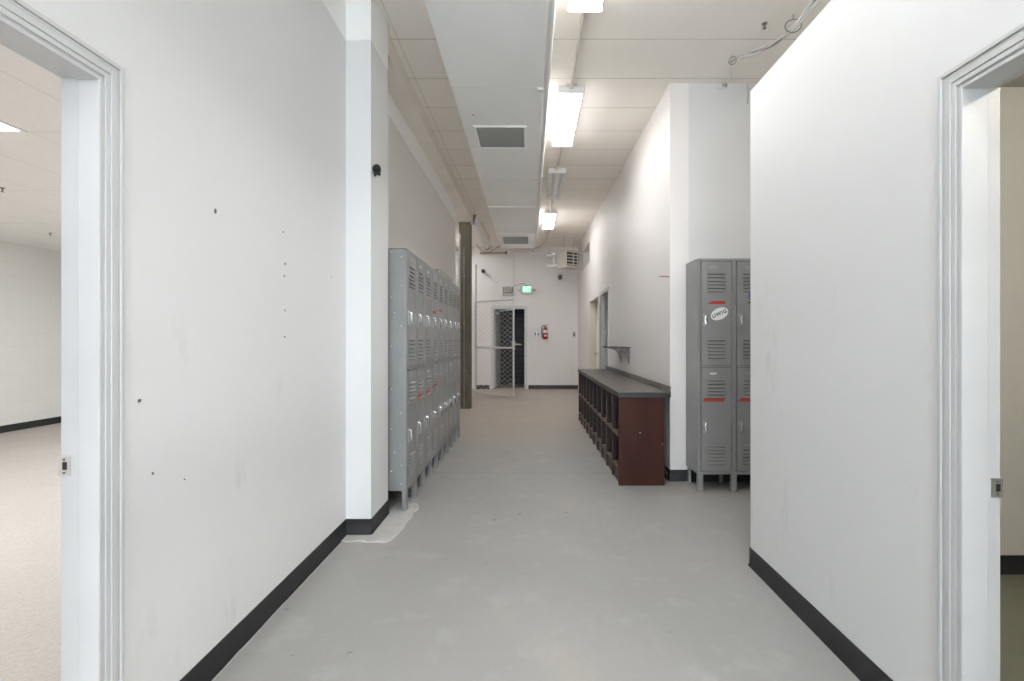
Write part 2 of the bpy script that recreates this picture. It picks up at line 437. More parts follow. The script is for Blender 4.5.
# ------------------------------------------------------------------ the two near doorways
def doorway(name, xh, xr, ya, yb, ztop, sgn, mat_jamb, strike_label, zs=.905, stopf=.5, sm='steel_dull'):
    """opening ya..yb in a wall whose hall face is xh and room face xr; sgn points from the wall into the hall"""
    root = struct(name, MB().m(mat_jamb)
                  .box(min(xh, xr), max(xh, xr), yb, yb + .02, 0, ztop + .02)
                  .box(min(xh, xr), max(xh, xr), ya - .02, ya, 0, ztop + .02)
                  .box(min(xh, xr), max(xh, xr), ya, yb, ztop, ztop + .02))
    # stop: the thicker strip nearer the hall, a rebate nearer the room
    xs0, xs1 = (xh, xh + (xr - xh) * stopf)
    st = MB().m(mat_jamb)
    a, c = min(xs0, xs1), max(xs0, xs1)
    st.box(a, c, yb - .012, yb, 0, ztop); st.box(a, c, ya, ya + .012, 0, ztop); st.box(a, c, ya + .012, yb - .012, ztop - .012, ztop)
    build('door_stop', st, root, bevel=.002)
    # moulded casing: three steps, mitred
    def casing(xw, s, name2):
        cs = MB().m(mat_jamb)
        for o0, o1, t in ((0.004, 0.020, 0.004), (0.020, 0.040, 0.0065), (0.040, 0.049, 0.005), (0.049, 0.062, 0.009)):
            xa, xb_ = sorted((xw, xw + s * t))
            for (p0, p1, q0, q1) in (((yb + o0), (yb + o1), 0, 1), ((ya - o1), (ya - o0), 0, 1)):
                cs.box(xa, xb_, p0, p1, 0, ztop + o1)
            cs.box(xa, xb_, ya - o0, yb + o0, ztop + o0, ztop + o1)
        build(name2, cs, root, bevel=.0025)
    casing(xh, sgn, 'casing'); casing(xr, -sgn, 'casing')
    # strike plate on the rebate
    sp = MB().m(sm)
    xm = xr - (.011 if xr > xh else -.011)
    z0, z1 = zs, zs + .056
    hx = .0165
    sp.box(xm - hx, xm + hx, yb - .003, yb + .001, z0, z1)
    sp.m('ink_black').box(xm - .004, xm + .008, yb - .0045, yb - .0025, z0 + .018, z1 - .016)
    sp.m('steel_dark').lathe((xm, yb - .002, z0 + .009), (0, -1, 0), [(.004, 0), (.003, .003)], 8).lathe((xm, yb - .002, z1 - .009), (0, -1, 0), [(.004, 0), (.003, .003)], 8)
    build('strike_plate', sp, root, label=strike_label)
    return root
doorway('door_1', -1.22, -1.34, 0.42, 1.345, 2.041, 1, 'trim_white', 'dull steel strike plate', .903, .5, 'steel_pale')
doorway('door_2', 1.268, 1.392, 0.47, 1.390, 2.040, -1, 'trim_white_shaded', 'dull steel strike plate', .827, .63, 'steel_dull')

# small anchors and holes left in the near wall
def anchor(y, z, ry, rz_):
    ry *= .75; rz_ *= .8
    b = MB().m('hole_dark')
    n = 10
    b.prism([(-1.2205, y + ry * math.cos(2 * PI * k / n), z + rz_ * math.sin(2 * PI * k / n)) for k in range(n)], (0.004, 0, 0))
    build('wall_anchor', b, wall_left)
for a in ((1.823, 1.792, .007, .012), (2.326, 1.827, .004, .004), (2.345, 1.672, .008, .005), (2.335, 1.61, .004, .006),
          (2.34, 1.44, .004, .004), (2.34, 1.308, .004, .006), (2.889, 1.68, .006, .003), (1.468, 1.102, .007, .007),
          (1.52, .86, .004, .006), (1.66, .80, .003, .003)):
    anchor(*a)

# concrete patch around the pier
pts = [(-1.206, 3.02), (-1.15, 3.005), (-1.09, 3.02), (-1.03, 3.0), (-.97, 3.005), (-.915, 3.0), (-.892, 3.04), (-.885, 3.12), (-.868, 3.2),
       (-.872, 3.32), (-.86, 3.42), (-.872, 3.5), (-.85, 3.58), (-.87, 3.66), (-.90, 3.72), (-1.05, 3.74), (-1.05, 3.11), (-1.21, 3.11)]
pb = MB().m('patch_pale'); pb.prism([(x, y, 0.0) for x, y in pts], (0, 0, .004))
fp = struct('floor_patch', pb)
eb = MB().m('patch_edge'); eb.tube([(x, y, .002) for x, y in pts[:15]], [.003 + .008 * random.random() for _ in range(15)], 6)
struct('patch_rim', eb, fp)
eb = MB().m('patch_edge'); yy = [1.4 + .09 * i for i in range(18)]
eb.tube([(-1.203 + random.uniform(-.003, .004), y, .0) for y in yy], [.0005 + .002 * random.random() for _ in yy], 6)
struct('trim_1', eb)

# ------------------------------------------------------------------ lockers
P_ = 0.304; DX0, DX1 = .029, .287; LH = 1.988; LD = .30
DOORS = ((1.080, 1.962), (.178, 1.057))
def door_mesh(z0, z1, upper):
    b = MB().m('locker_grey')
    b.box(DX0, DX1, -.003, .014, z0, z1)
    xa, xb = DX0 + .052, DX0 + .205
    groups = ((z1 - .092, 6), (z0 + .225, 6)) if upper else ((z1 - .092, 6), (z0 + .228, 6))
    for zt, n in groups:
        for k in range(n):
            z = zt - k * .030
            b.prism([(xa, -.003, z), (xa, -.0035, z - .004), (xa, -.013, z - .013), (xa, -.003, z - .013)], (xb - xa, 0, 0))
            b.m('locker_inside').box(xa + .002, xb - .002, -.0036, -.0028, z - .018, z - .0131); b.m('locker_grey')
    # hinge-side screws
    for z in (z1 - .18, z0 + .2): b.m('steel_dark').lathe((DX1 - .006, -.003, z), (0, -1, 0), [(.004, 0), (.003, .002)], 8)
    b.m('locker_grey')
    return b.mesh('locker_door')
def handle_mesh():
    b = MB().m('steel_dull')
    x, z = DX0 + .028, 0
    b.box(x - .013, x + .013, -.006, -.002, -.054, .054).m('chrome')                      # back plate
    b.tube([(x + .004, -.004, .046), (x + .005, -.020, .036), (x - .002, -.024, .0), (x + .004, -.022, -.034), (x + .008, -.006, -.046)],
           [.007, .009, .010, .009, .006], 10)                                # lift lever
    b.m('steel_dark').box(x + .004, x + .012, -.0075, -.005, -.030, -.018)    # hasp hole
    return b.mesh('handle')
def plate_mesh(light):
    b = MB().m('steel_dull'); b.box(-.03, .03, -.006, -.002, -.010, .010)
    b.m('plate_white' if light else 'locker_grey').box(-.026, .026, -.0075, -.0055, -.006, .006)
    return b.mesh('number_plate')
ME_D = [door_mesh(*DOORS[0], True), door_mesh(*DOORS[1], False)]
ME_H = handle_mesh(); ME_P = [plate_mesh(False), plate_mesh(True)]
def front_leg():
    b = MB().m('locker_grey'); b.box(-.023, .023, 0, .003, 0, .152); b.box(-.023, -.020, .003, .034, 0, .152); return b.mesh('leg')
def rear_leg():
    b = MB().m('locker_grey'); b.box(-.012, .012, .262, .265, 0, .152); b.box(-.012, -.009, .265, .290, 0, .152); return b.mesh('leg')
ME_FL, ME_RL = front_leg(), rear_leg()
HZ = (1.465, .558)
def locker_bank(n, loc, rotz, label, plates, rivets):
    root = thing('locker_bank', label, 'lockers', loc, rotz)
    W = n * P_ + .012
    b = MB().m('locker_grey')
    b.box(0, .002, .002, LD, .150, LH).box(W - .002, W, .002, LD, .150, LH)
    b.box(0, W, .0, LD, LH - .004, LH).box(.002, W - .002, .02, LD, .150, .154).box(.002, W - .002, LD - .003, LD, .154, LH - .004)
    b.m('locker_inside').box(.004, W - .004, .05, .052, .154, LH - .006)
    if rivets:
        b.m('chrome')
        for y, zs in ((.04, (1.92, 1.70, 1.40, 1.06, .74, .50, .34, .20)), (.115, (1.96, 1.62, 1.25, .92, .62, .30)), (.09, (1.5, .98, .44))):
            for z in zs: b.lathe((0, y, z), (-1, 0, 0), [(.006, 0), (.0055, .002), (.003, .0035)], 8)
    body = build('body', b, root, local=True)
    f = MB().m('locker_grey')
    xs = [0] + [k * P_ for k in range(1, n)] + [None]
    f.box(.0022, DX0 - .006, 0, .02, .150, LH - .004)
    for k in range(1, n): f.box((k - 1) * P_ + DX1 + .006, k * P_ + DX0 - .006, 0, .02, .150, LH - .004)
    f.box((n - 1) * P_ + DX1 + .006, W - .0022, 0, .02, .150, LH - .004)
    for k in range(n):
        a, c = k * P_ + DX0 - .006, k * P_ + DX1 + .006
        f.box(a, c, 0, .02, DOORS[0][1] + .005, LH - .004).box(a, c, 0, .02, DOORS[1][1] + .005, DOORS[0][0] - .005).box(a, c, 0, .02, .150, DOORS[1][0] - .005)
    build('frame', f, root, local=True)
    doors = {}
    for k in range(n):
        for t in (0, 1):
            d = link('door', ME_D[t], root, (k * P_, 0, 0)); doors[(k, t)] = d
            link('handle', ME_H, d, (0, 0, HZ[t])).__setitem__('label', 'chrome lift handle')
            link('number_plate', ME_P[1 if (k, t) in plates else 0], d, ((DX0 + DX1) / 2 - .03, 0, DOORS[t][1] - .048))
    for k in range(n + 1):
        x = .023 if k == 0 else (W - .023 if k == n else k * P_ + .005)
        link('leg', ME_FL, root, (x, 0, 0)); link('leg', ME_RL, root, (x, 0, 0))
    return root, doors
def tape(door, x0, x1, z, h, matn='tape_red', slant=.012, tilt=0):
    b = MB().m(matn)
    b.prism([(x0 + slant, -.0045, z + h / 2), (x1, -.0045, z + h / 2 + tilt), (x1, -.0045, z - h / 2 + tilt), (x0, -.0045, z - h / 2)], (0, .0012, 0))
    b.m('steel_dark').prism([(x0 + slant, -.0047, z + h / 2), (x0 + slant + .012, -.0047, z + h / 2), (x0 + .006, -.0047, z - h / 2), (x0, -.0047, z - h / 2)], (0, .001, 0)) if matn == 'tape_red' and slant > .02 else None
    build('tape_strip', b, door, local=True, label='strip of red tape' if matn == 'tape_red' else 'faded strip of tape')

left_bank, LDR = locker_bank(9, (-.932, 3.56, 0), PI / 2,
    'long bank of grey two-tier metal lockers along the passage wall beside the brown post',
    {(1, 0), (2, 0), (2, 1), (6, 1)}, True)
tape(LDR[(3, 0)], .04, .19, 1.565, .03); tape(LDR[(4, 0)], .04, .20, 1.60, .022)
tape(LDR[(1, 1)], .03, .20, .82, .038, tilt=.012); tape(LDR[(2, 1)], .04, .24, .825, .038, tilt=.015); tape(LDR[(3, 1)], .04, .26, .845, .034, tilt=.02)
tape(LDR[(2, 0)], .05, .24, 1.68, .014, 'tape_faded')
tape(LDR[(4, 1)], .06, .12, .90, .09, 'tape_faded')
rb, RDR = locker_bank(3, (1.432, 4.0, 0), 0,
    'short bank of grey two-tier lockers in the alcove with white oval sticker', {(0, 1)}, False)
tape(RDR[(0, 0)], .078, .232, 1.612, .025, slant=.03); tape(RDR[(0, 1)], .040, .222, .785, .030); tape(RDR[(1, 1)], .030, .222, .788, .032, slant=.03)
# oval sticker with lettering
d = RDR[(0, 0)]
ang = math.radians(24)
def rot2(u, v): return (u * math.cos(ang) - v * math.sin(ang), u * math.sin(ang) + v * math.cos(ang))
cx, cz = .183, 1.517
def oval(b, ru, rv, y):
    pts = []
    for k in range(36):
        u, v = rot2(ru * math.cos(2 * PI * k / 36), rv * math.sin(2 * PI * k / 36)); pts.append((cx + u, y, cz + v))
    b.prism(pts, (0, .001, 0))
b = MB().m('ink_black'); oval(b, .081, .052, -.0045); b.m('sticker_white'); oval(b, .079, .050, -.0052)
st = build('oval_sticker', b, d, local=True, label='white oval sticker with dark letters')
tm = text_mesh('UWIG', .043, 'ink_black', .0004, .0012, 1.22)
tm.transform(Matrix.Translation((cx, -.0058, cz)) @ Matrix.Rotation(-ang, 4, 'Y') @ Matrix.Rotation(PI / 2, 4, 'X'))
lt = link('lettering', tm, d); lt['label'] = 'dark letters on the oval sticker'
b = MB().m('sticker_blue').box(.128, .200, -.0048, -.0030, 1.640, 1.705)
b.m('sticker_white').prism([(.136, -.0056, 1.690), (.152, -.0056, 1.690), (.165, -.0056, 1.672), (.150, -.0056, 1.652), (.136, -.0056, 1.652), (.150, -.0056, 1.671)], (0, .001, 0))
build('blue_sticker', b, RDR[(1, 0)], local=True, label='blue and white sticker')
b = MB().m('ink_black').prism([(.115, -.0050, 1.612), (.150, -.0050, 1.624), (.215, -.0050, 1.624), (.215, -.0050, 1.602), (.150, -.0050, 1.600)], (0, .0015, 0))
build('tape_strip', b, RDR[(1, 0)], local=True, label='strip of black tape')

# pale folded carton lying on top of the long bank
b = MB().m('carton_pale')
b.prism([(-.96, 5.00, LH), (-.96, 5.06, LH + .065), (-1.17, 5.06, LH + .065), (-1.17, 5.00, LH)], (0, .82, 0))
b.prism([(-.955, 5.04, LH + .066), (-1.17, 5.04, LH + .066), (-1.17, 5.86, LH + .045), (-.955, 5.86, LH + .045)], (0, 0, .006))
solo('folded_carton', b, 'pale flat carton lying on top of the long locker bank', 'carton')

# ------------------------------------------------------------------ cubby cabinet and worktop
CX0, CX1, CY0, CY1, CZ = .793, 1.20, 4.176, 7.576, .785
NB = 10; pitch = (CY1 - CY0 - .02) / NB; TH = .02
cab = thing('cubby_cabinet', 'long dark red-brown cubby cabinet with two rows of open compartments', 'cabinet', ((CX0 + CX1) / 2, (CY0 + CY1) / 2, 0))
for y in (CY0, CY1 - TH):
    b = MB().m('mahogany').box(CX0, CX1, y, y + TH, 0, CZ)
    if y == CY0:
        for (x, z) in ((CX0 + .19, .47), (CX1 - .02, .37)): b.m('plate_white').lathe((x, y, z), (0, -1, 0), [(.005, 0), (.004, .003)], 8)
    build('side_panel', b, cab, bevel=.0015)
for k in range(1, NB):
    y = CY0 + k * pitch
    b = MB().m('mahogany_inner').box(CX0 + .003, CX1 - .015, y, y + TH, 0, CZ)
    b.m('mahogany_edge').box(CX0, CX0 + .003, y, y + TH, 0, CZ)
    build('divider', b, cab)
build('back_panel', MB().m('mahogany_inner').box(CX1 - .012, CX1, CY0 + TH, CY1 - TH, 0, CZ), cab)
for k in range(NB):
    y0, y1 = CY0 + k * pitch + TH + .001, CY0 + (k + 1) * pitch - .001
    for zs in (.128, .425):
        b = MB().m('shelf_lit').box(CX0 + .004, CX1 - .0125, y0, y1, zs, zs + .018)
        b.m('mahogany_edge').box(CX0 + .001, CX0 + .004, y0, y1, zs, zs + .018)
        build('shelf', b, cab)
    build('kick_board', MB().m('mahogany_edge').box(CX0 + .018, CX0 + .033, y0, y1, 0, .127), cab)
wt = thing('worktop', 'dark grey laminate worktop lying on the red-brown cubby cabinet', 'countertop', (1.02, 5.88, CZ))
b = MB().m('laminate_dark').box(.782, 1.252, 4.160, 7.592, CZ + .001, .8305)
b.m('laminate_edge').box(.780, 1.252, 4.158, 4.160, CZ + .001, .829).box(.780, .782, 4.158, 7.594, CZ + .001, .829)
build('slab', b, wt, bevel=.002)
b = MB().m('laminate_dark').box(1.228, 1.252, 4.160, 7.592, .8305, .884)
build('backsplash', b, wt, bevel=.002)
b = MB().m('black_plastic').tube([(1.235, 4.55, .30), (1.238, 4.42, .22), (1.225, 4.27, .13), (1.24, 4.24, .09), (1.255, 4.30, .03), (1.262, 4.5, .006)], .006, 8)
solo('power_cord', b, 'black cord drooping in the gap behind the cubby cabinet', 'cord')

# small wall shelf
sh = thing('wall_shelf', 'small dark wall shelf on curved brackets above the worktop', 'shelf', (1.19, 6.45, 1.186))
build('board', MB().m('laminate_edge').box(1.075, 1.288, 6.0, 6.93, 1.187, 1.206), sh, bevel=.002)
for y in (6.07, 6.62):
    b = MB().m('steel_dark').box(1.278, 1.288, y - .015, y + .015, .985, 1.186).box(1.10, 1.278, y - .015, y + .015, 1.177, 1.186)
    arc = [(1.278 - .12 * (1 - math.cos(t)) , y, 1.02 + .155 * math.sin(t)) for t in [i * PI / 2 / 8 for i in range(9)]]
    b.tube(arc, .007, 6)
    build('bracket', b, sh)
# strip of tape on the passage wall near the alcove corner
b = MB().m('tape_brown').prism([(1.2895, 4.33, 1.8740), (1.2895, 4.33, 1.8855), (1.2895, 4.67, 1.931), (1.2895, 4.67, 1.920)], (-.0015, 0, 0))
solo('tape_strip', b, 'thin brownish-red tape strip on the white wall near the alcove corner', 'tape')

# ------------------------------------------------------------------ ceiling plant
ZD = 3.35
du = thing('air_duct', 'broad white rectangular air duct running under the hall ceiling', 'duct', (-.25, 4, ZD))
DXL, DXR = -.637, .112
ys = [-5.5, -3.5, -1.0, 1.4, 3.82, 5.05, 5.94, 7.24, 8.47, 10.55]
b = MB().m('duct_white')
for a, c in zip(ys, ys[1:]):
    b.box(DXL, DXR, a + .003, c - .003, ZD, 3.75)
b.m('fixture_white').box(DXL + .004, DXR - .004, ys[0], ys[-1] - .01, ZD + .004, 3.74)
build('casing', b, du)
for y in (7.24, 8.47, 9.02):
    build('flange', MB().m('duct_white').box(DXL - .004, DXR, y - .018, y + .018, ZD - .012, ZD), du)
for y in (3.82, 5.94):
    build('hanger_clip', MB().m('pipe_white').box(DXR - .045, DXR + .001, y + .01, y + .05, ZD - .014, ZD + .05), du)
def grille(xa, xb, ya, yb, n):
    f = MB().m('duct_white'); w = .028; t = ZD - .012
    f.box(xa - w, xb + w, ya - w, ya, t, ZD).box(xa - w, xb + w, yb, yb + w, t, ZD).box(xa - w, xa, ya, yb, t, ZD).box(xb, xb + w, ya, yb, t, ZD)
    r = build('grille', f, du, bevel=.002)
    build('back', MB().m('grille_back').box(xa, xb, ya, yb, ZD - .0015, ZD - .0005), r)
    s = MB().m('grille_dark')
    for k in range(n):
        y = ya + (k + .5) * (yb - ya) / n
        s.prism([(xa, y - .009, ZD - .011), (xa, y - .006, ZD - .011), (xa, y + .007, ZD - .002), (xa, y + .004, ZD - .002)], (xb - xa, 0, 0))
    build('slat', s, r)
grille(-.515, -.055, 4.53, 5.03 - .03, 24)
grille(-.54, -.03, 9.28, 10.0, 24)
b = MB().m('hole_dark').lathe((-.515, 4.29, ZD), (0, 0, -1), [(.008, 0), (.006, .006)], 8).m('duct_white').box(-.517, -.513, 4.30, 4.47, ZD - .003, ZD)
build('sensor_wire', b, du)
# pipe beside the duct
b = MB().m('pipe_white').tube([(.1385, YR + .05, 3.36), (.1385, 9.4, 3.36)], .024, 12)
for y in (4.55, 5.9, 7.2): b.tube([(.141, y - .03, 3.36), (.141, y + .03, 3.36)], .0275, 12)
b.tube([(.140, 2.0, 3.36), (.140, 2.0, 3.66)], .006, 6).tube([(.140, 6.0, 3.36), (.140, 6.0, zc(6.0))], .006, 6)
solo('sprinkler_pipe', b, 'long thin white pipe running beside the air duct', 'pipe')

# fluorescent fixtures
FX = .385
def fixture(y0, y1, lit, label):
    zt = zc((y0 + y1) / 2); zb = zt - .085
    r = thing('fluorescent_fixture', label, 'ceiling light', (FX, (y0 + y1) / 2, zb), 0, 'ceiling strip lights')
    b = MB().m('fixture_white'); b.box(FX - .075, FX + .075, y0 + .01, y1 - .01, zb + .045, zt)
    if lit: b.prism([(FX - .112, y0 + .01, zb + .022), (FX + .112, y0 + .01, zb + .022), (FX + .112, y0 + .01, zb + .03), (FX + .076, y0 + .01, zb + .06), (FX - .076, y0 + .01, zb + .06), (FX - .112, y0 + .01, zb + .03)], (0, y1 - y0 - .02, 0))
    if not lit: b.prism([(FX - .055, y0 + .01, zb + .045), (FX, y0 + .01, zb + .015), (FX + .055, y0 + .01, zb + .045)], (0, y1 - y0 - .02, 0))
    build('housing', b, r)
    for y in (y0, y1 - .012):
        build('end_cap', MB().m('fixture_white').box(FX - .120, FX + .120, y, y + .012, zb + .002, zb + .07), r, bevel=.003)
    if lit:
        l = MB().m('lens_lit')
        prof = [(-.108, .022), (-.108, .010), (-.098, .002), (-.010, 0), (0, .006), (.010, 0), (.098, .002), (.108, .010), (.108, .022)]
        l.prism([(FX + x, y0 + .013, zb + z) for x, z in prof], (0, y1 - y0 - .026, 0))
        build('lens', l, r)
    else:
        for x in (-.092, .092):
            build('tube', MB().m('tube_off').tube([(FX + x, y0 + .014, zb + .024), (FX + x, y1 - .014, zb + .024)], .019, 12), r)
            build('reflector', MB().m('fixture_white').prism([(FX + x * .6, y0 + .014, zb + .05), (FX + x * 1.32, y0 + .014, zb + .012), (FX + x * 1.32, y0 + .014, zb + .016), (FX + x * .6, y0 + .014, zb + .056)], (0, y1 - y0 - .028, 0)), r)
    return r
fixture(2.07, 3.27, True, 'lit strip light cut by the top edge of the picture, first along the ceiling')
fixture(4.35, 5.55, True, 'lit strip light over the passage abreast of the dark duct grille')
fixture(6.52, 7.72, False, 'unlit strip light showing bare tubes, between two lit ones')
fixture(8.75, 9.95, True, 'lit strip light at the far end, near the beige unit heater')
FX = -2.05  # next two are unseen, added to brighten the far end of the hall
fixture(8.1, 9.3, True, 'added unseen strip light over the caged storage area behind the locker wall')
fixture(10.9, 12.1, True, 'added unseen strip light over the caged storage area near the end wall')
FX = 2.45  # next two are unseen, added to lift the ceiling and alcove
fixture(1.2, 2.4, True, 'added unseen strip light above the store room, hidden behind the partition')
fixture(-1.5, -.3, True, 'added unseen strip light above the store room beside the viewer')
FX = .385  # next three are unseen, added to brighten the near hall
fixture(-4.53, -3.33, True, 'added unseen strip light close to the glazed entrance wall')
fixture(-.13, 1.07, True, 'added unseen strip light just behind the viewer, second from the glazed entrance')
fixture(-2.33, -1.13, True, 'added unseen strip light in the hall midway to the glazed entrance')
# conduit joining them
for a, c, lab in ((3.285, 4.335, 'slim cream conduit on the ceiling between the two big lit strip lights'),
                  (5.565, 6.505, 'slim cream conduit on the ceiling in front of the unlit strip light'),
                  (7.735, 8.735, 'slim cream conduit on the ceiling between the unlit and the last lit strip light'),
                  (9.965, 10.395, 'short conduit stub behind the last lit strip light')):
    b = MB().m('pipe_cream').tube([(FX, a, zc(a) - .03), (FX, c, zc(c) - .03)], .014, 10)
    if c < 10: b.box(FX - .05, FX + .05, c - .02, c - .005, zc(c) - .02, zc(c) - .002)
    solo('light_conduit', b, lab, 'conduit', 'conduits between the strip lights')
solo('junction_box', MB().m('galvanised').box(FX - .06, FX + .06, 10.40, 10.52, zc(10.4) - .06, zc(10.5) + .004), 'small metal junction box on the ceiling behind the last lit strip light', 'junction box', bevel=.004)

# ceiling cables over the store room
cbun = thing('cable_bundle', 'loose bundle of white and grey cables slung under the ceiling', 'cables', (1.85, 3.3, 3.5))
path = [(1.93, -1.0, 3.60), (1.94, 1.6, 3.58), (1.925, 2.7, 3.57), (1.905, 3.10, 3.555), (1.862, 3.31, 3.505), (1.845, 3.50, 3.525), (1.80, 3.68, 3.565), (1.74, 3.82, 3.60), (1.675, 3.91, 3.615)]
def smooth(pts, sub=5):
    pts = [Vector(p) for p in pts]; out = []
    for i in range(len(pts) - 1):
        p0, p1, p2, p3 = pts[max(i - 1, 0)], pts[i], pts[i + 1], pts[min(i + 2, len(pts) - 1)]
        for k in range(sub):
            t = k / sub
            out.append(0.5 * ((2 * p1) + (-p0 + p2) * t + (2 * p0 - 5 * p1 + 4 * p2 - p3) * t * t + (-p0 + 3 * p1 - 3 * p2 + p3) * t ** 3))
    return out + [pts[-1]]
for k in range(7):
    pp = []
    for i, q in enumerate(path):
        s_ = .022 if i < 7 else .010
        pp.append(Vector(q) + Vector((random.uniform(-s_, s_), random.uniform(-s_, s_), random.uniform(-s_, s_))))
    build('cable', MB().m('cable_grey' if k % 3 == 2 else 'cable_white').tube(smooth(pp), .0065, 6), cbun)
b = MB().m('cable_white').tube(smooth([(1.68, 3.92, 3.61), (1.70, 3.98, 3.58), (1.735, 4.05, 3.565), (1.76, 4.2, 3.60), (1.785, 4.29, 3.63), (1.78, 4.305, 3.61), (1.72, 4.306, 3.598)]), .008, 6)
build('cable', b, cbun, label='single white cable hanging off the bundle')
for (c, nr, lab) in (((1.856, 3.31, 3.505), (.25, 1, -.2), 'steel ring around the cable bundle beside the partition edge'),
                     ((1.685, 3.90, 3.612), (.7, 1, .1), 'small steel ring at the end of the ceiling cable bundle')):
    R = .052 if 'partition' in lab else .03
    b = MB().m('steel_dark').ring(c, nr, R, .0035).tube([(c[0], c[1], c[2] + R), (c[0] + .002, c[1], min(zc(c[1]), c[2] + R + .03))], .003, 6)
    solo('bridle_ring', b, lab, 'cable ring')
solo('wall_hook', MB().m('steel_dark').lathe((1.79, 4.315, 3.63), (0, -1, 0), [(.022, 0), (.022, .012), (.010, .016), (.010, .035)], 12), 'small dark hook at the top of the alcove wall holding a white cable', 'hook')
b = MB().m('cable_grey').tube([(2.0, 4.308, 3.64), (2.004, 4.306, 3.54), (1.998, 4.306, 3.46)], .004, 6)
solo('hanging_wire', b, 'short grey wire hanging down the alcove wall above the lockers', 'wire')

def sprinkler(x, y, z, lab):
    r = thing('fire_sprinkler', lab, 'sprinkler', (x, y, z - .06))
    build('escutcheon', MB().m('steel_dark').lathe((x, y, z), (0, 0, -1), [(.020, 0), (.018, .005), (.008, .008)], 16), r)
    build('deflector', MB().m('steel_dark').lathe((x, y, z - .010), (0, 0, -1), [(.006, 0), (.006, .014), (.004, .018), (.004, .024), (.013, .026), (.013, .028)], 14), r)
sprinkler(1.75, 3.5, zc(3.5), 'dark sprinkler head on the tan ceiling beside the cables')
sprinkler(-6.2, 6.08, 2.68, 'tiny sprinkler head on the office ceiling over the block wall')
sprinkler(-4.8, 4.28, 2.68, 'tiny sprinkler head on the office ceiling at the picture edge')

# office troffers
def troffer(x1, y1, lab):
    x0, y0 = x1 - .61, y1 - 1.22
    tr = thing('ceiling_troffer', lab, 'ceiling light', ((x0 + x1) / 2, (y0 + y1) / 2, 2.66), 0, 'panel lights in the office ceiling')
    build('frame', MB().m('fixture_white').box(x0, x1, y0, y0 + .024, 2.672, 2.68).box(x0, x1, y1 - .024, y1, 2.672, 2.68).box(x0, x0 + .024, y0 + .024, y1 - .024, 2.672, 2.68).box(x1 - .024, x1, y0 + .024, y1 - .024, 2.672, 2.68), tr)
    build('diffuser', MB().m('troffer_lit').box(x0 + .024, x1 - .024, y0 + .024, y1 - .024, 2.674, 2.6795), tr)
troffer(-3.34, 3.126, 'lit white panel light seen through the office doorway')
troffer(-3.34, 6.786, 'added unseen panel light deep in the office, hidden by the passage wall')  # this and the next two are unseen, added to brighten the office
troffer(-3.34, -.534, 'added unseen panel light in the office beside the viewer')
troffer(-5.78, 3.126, 'added unseen panel light near the office block wall')
# unseen globe added to brighten the dark store room
sl = thing('added_globe_lamp', 'added unseen globe lamp brightening the store room from its ceiling', 'ceiling light', (2.4, .5, 2.56))
build('base', MB().m('fixture_white').lathe((2.4, .5, 2.69), (0, 0, -1), [(.07, 0), (.07, .02), (.05, .03)], 18), sl)
build('globe', MB().m('added_globe_lit').lathe((2.4, .5, 2.665), (0, 0, -1), [(.04, 0), (.085, .04), (.09, .07), (.07, .11), (.03, .13)], 18), sl)

# ------------------------------------------------------------------ camera on the pier
sc_ = thing('security_camera', 'small black camera on the pier side above the near end of the locker bank', 'camera', (-1.03, 3.25, 2.40))
build('mount', MB().m('black_plastic').lathe((-1.054, 3.20, 2.43), (1, 0, 0), [(.024, 0), (.024, .006), (.013, .011), (.010, .02)], 16), sc_)
build('housing', MB().m('black_plastic').lathe((-1.018, 3.135, 2.445), (-.30, .95, -.10), [(.014, -.01), (.024, 0), (.027, .015), (.027, .06), (.021, .07), (.01, .075)], 18), sc_)
build('bracket', MB().m('black_plastic').tube([(-1.034, 3.20, 2.43), (-1.018, 3.185, 2.415), (-1.020, 3.17, 2.435)], .010, 8), sc_)
solo_b = MB().m('black_plastic').lathe((-1.235, 12.5, 3.14), (0, -1, 0), [(.05, 0), (.05, .02), (.03, .03), (.03, .06)], 14).lathe((-1.235, 12.42, 3.13), (.3, -1, -.3), [(.045, 0), (.05, .03), (.045, .10), (.02, .12)], 14)
solo('security_camera', solo_b, 'small black camera high on the end wall beside the fence', 'camera')

# ------------------------------------------------------------------ steel post, fence and gate
po = thing('steel_post', 'brown steel post standing between the lockers and the wire gate', 'post', (-1.22, 9.0, 0))
X0, X1 = -1.335, -1.118
b = MB().m('post_brown').box(X0, X1, 8.90, 8.915, 0, 3.53).box(X0, X1, 9.085, 9.10, 0, 3.53).box(-1.227, -1.213, 8.915, 9.085, 0, 3.53)
build('column', b, po)
b = MB().m('post_brown').box(X0 - .01, X1 + .01, 8.88, 9.12, 0, .012); build('base_plate', b, po)
b = MB().m('post_pale').tube([(-1.236, 8.888, .02), (-1.236, 8.888, 3.05)], .009, 8)
for z in (.7, 1.6, 2.5): b.box(-1.256, -1.216, 8.880, 8.90, z, z + .02)
build('conduit', b, po)
b = MB().m('steel_dark').prism([(-1.083, 9.0, 3.70), (-1.083, 9.0, 3.52), (-1.03, 9.0, 3.70)], (0, .10, 0)); build('bracket', b, po)

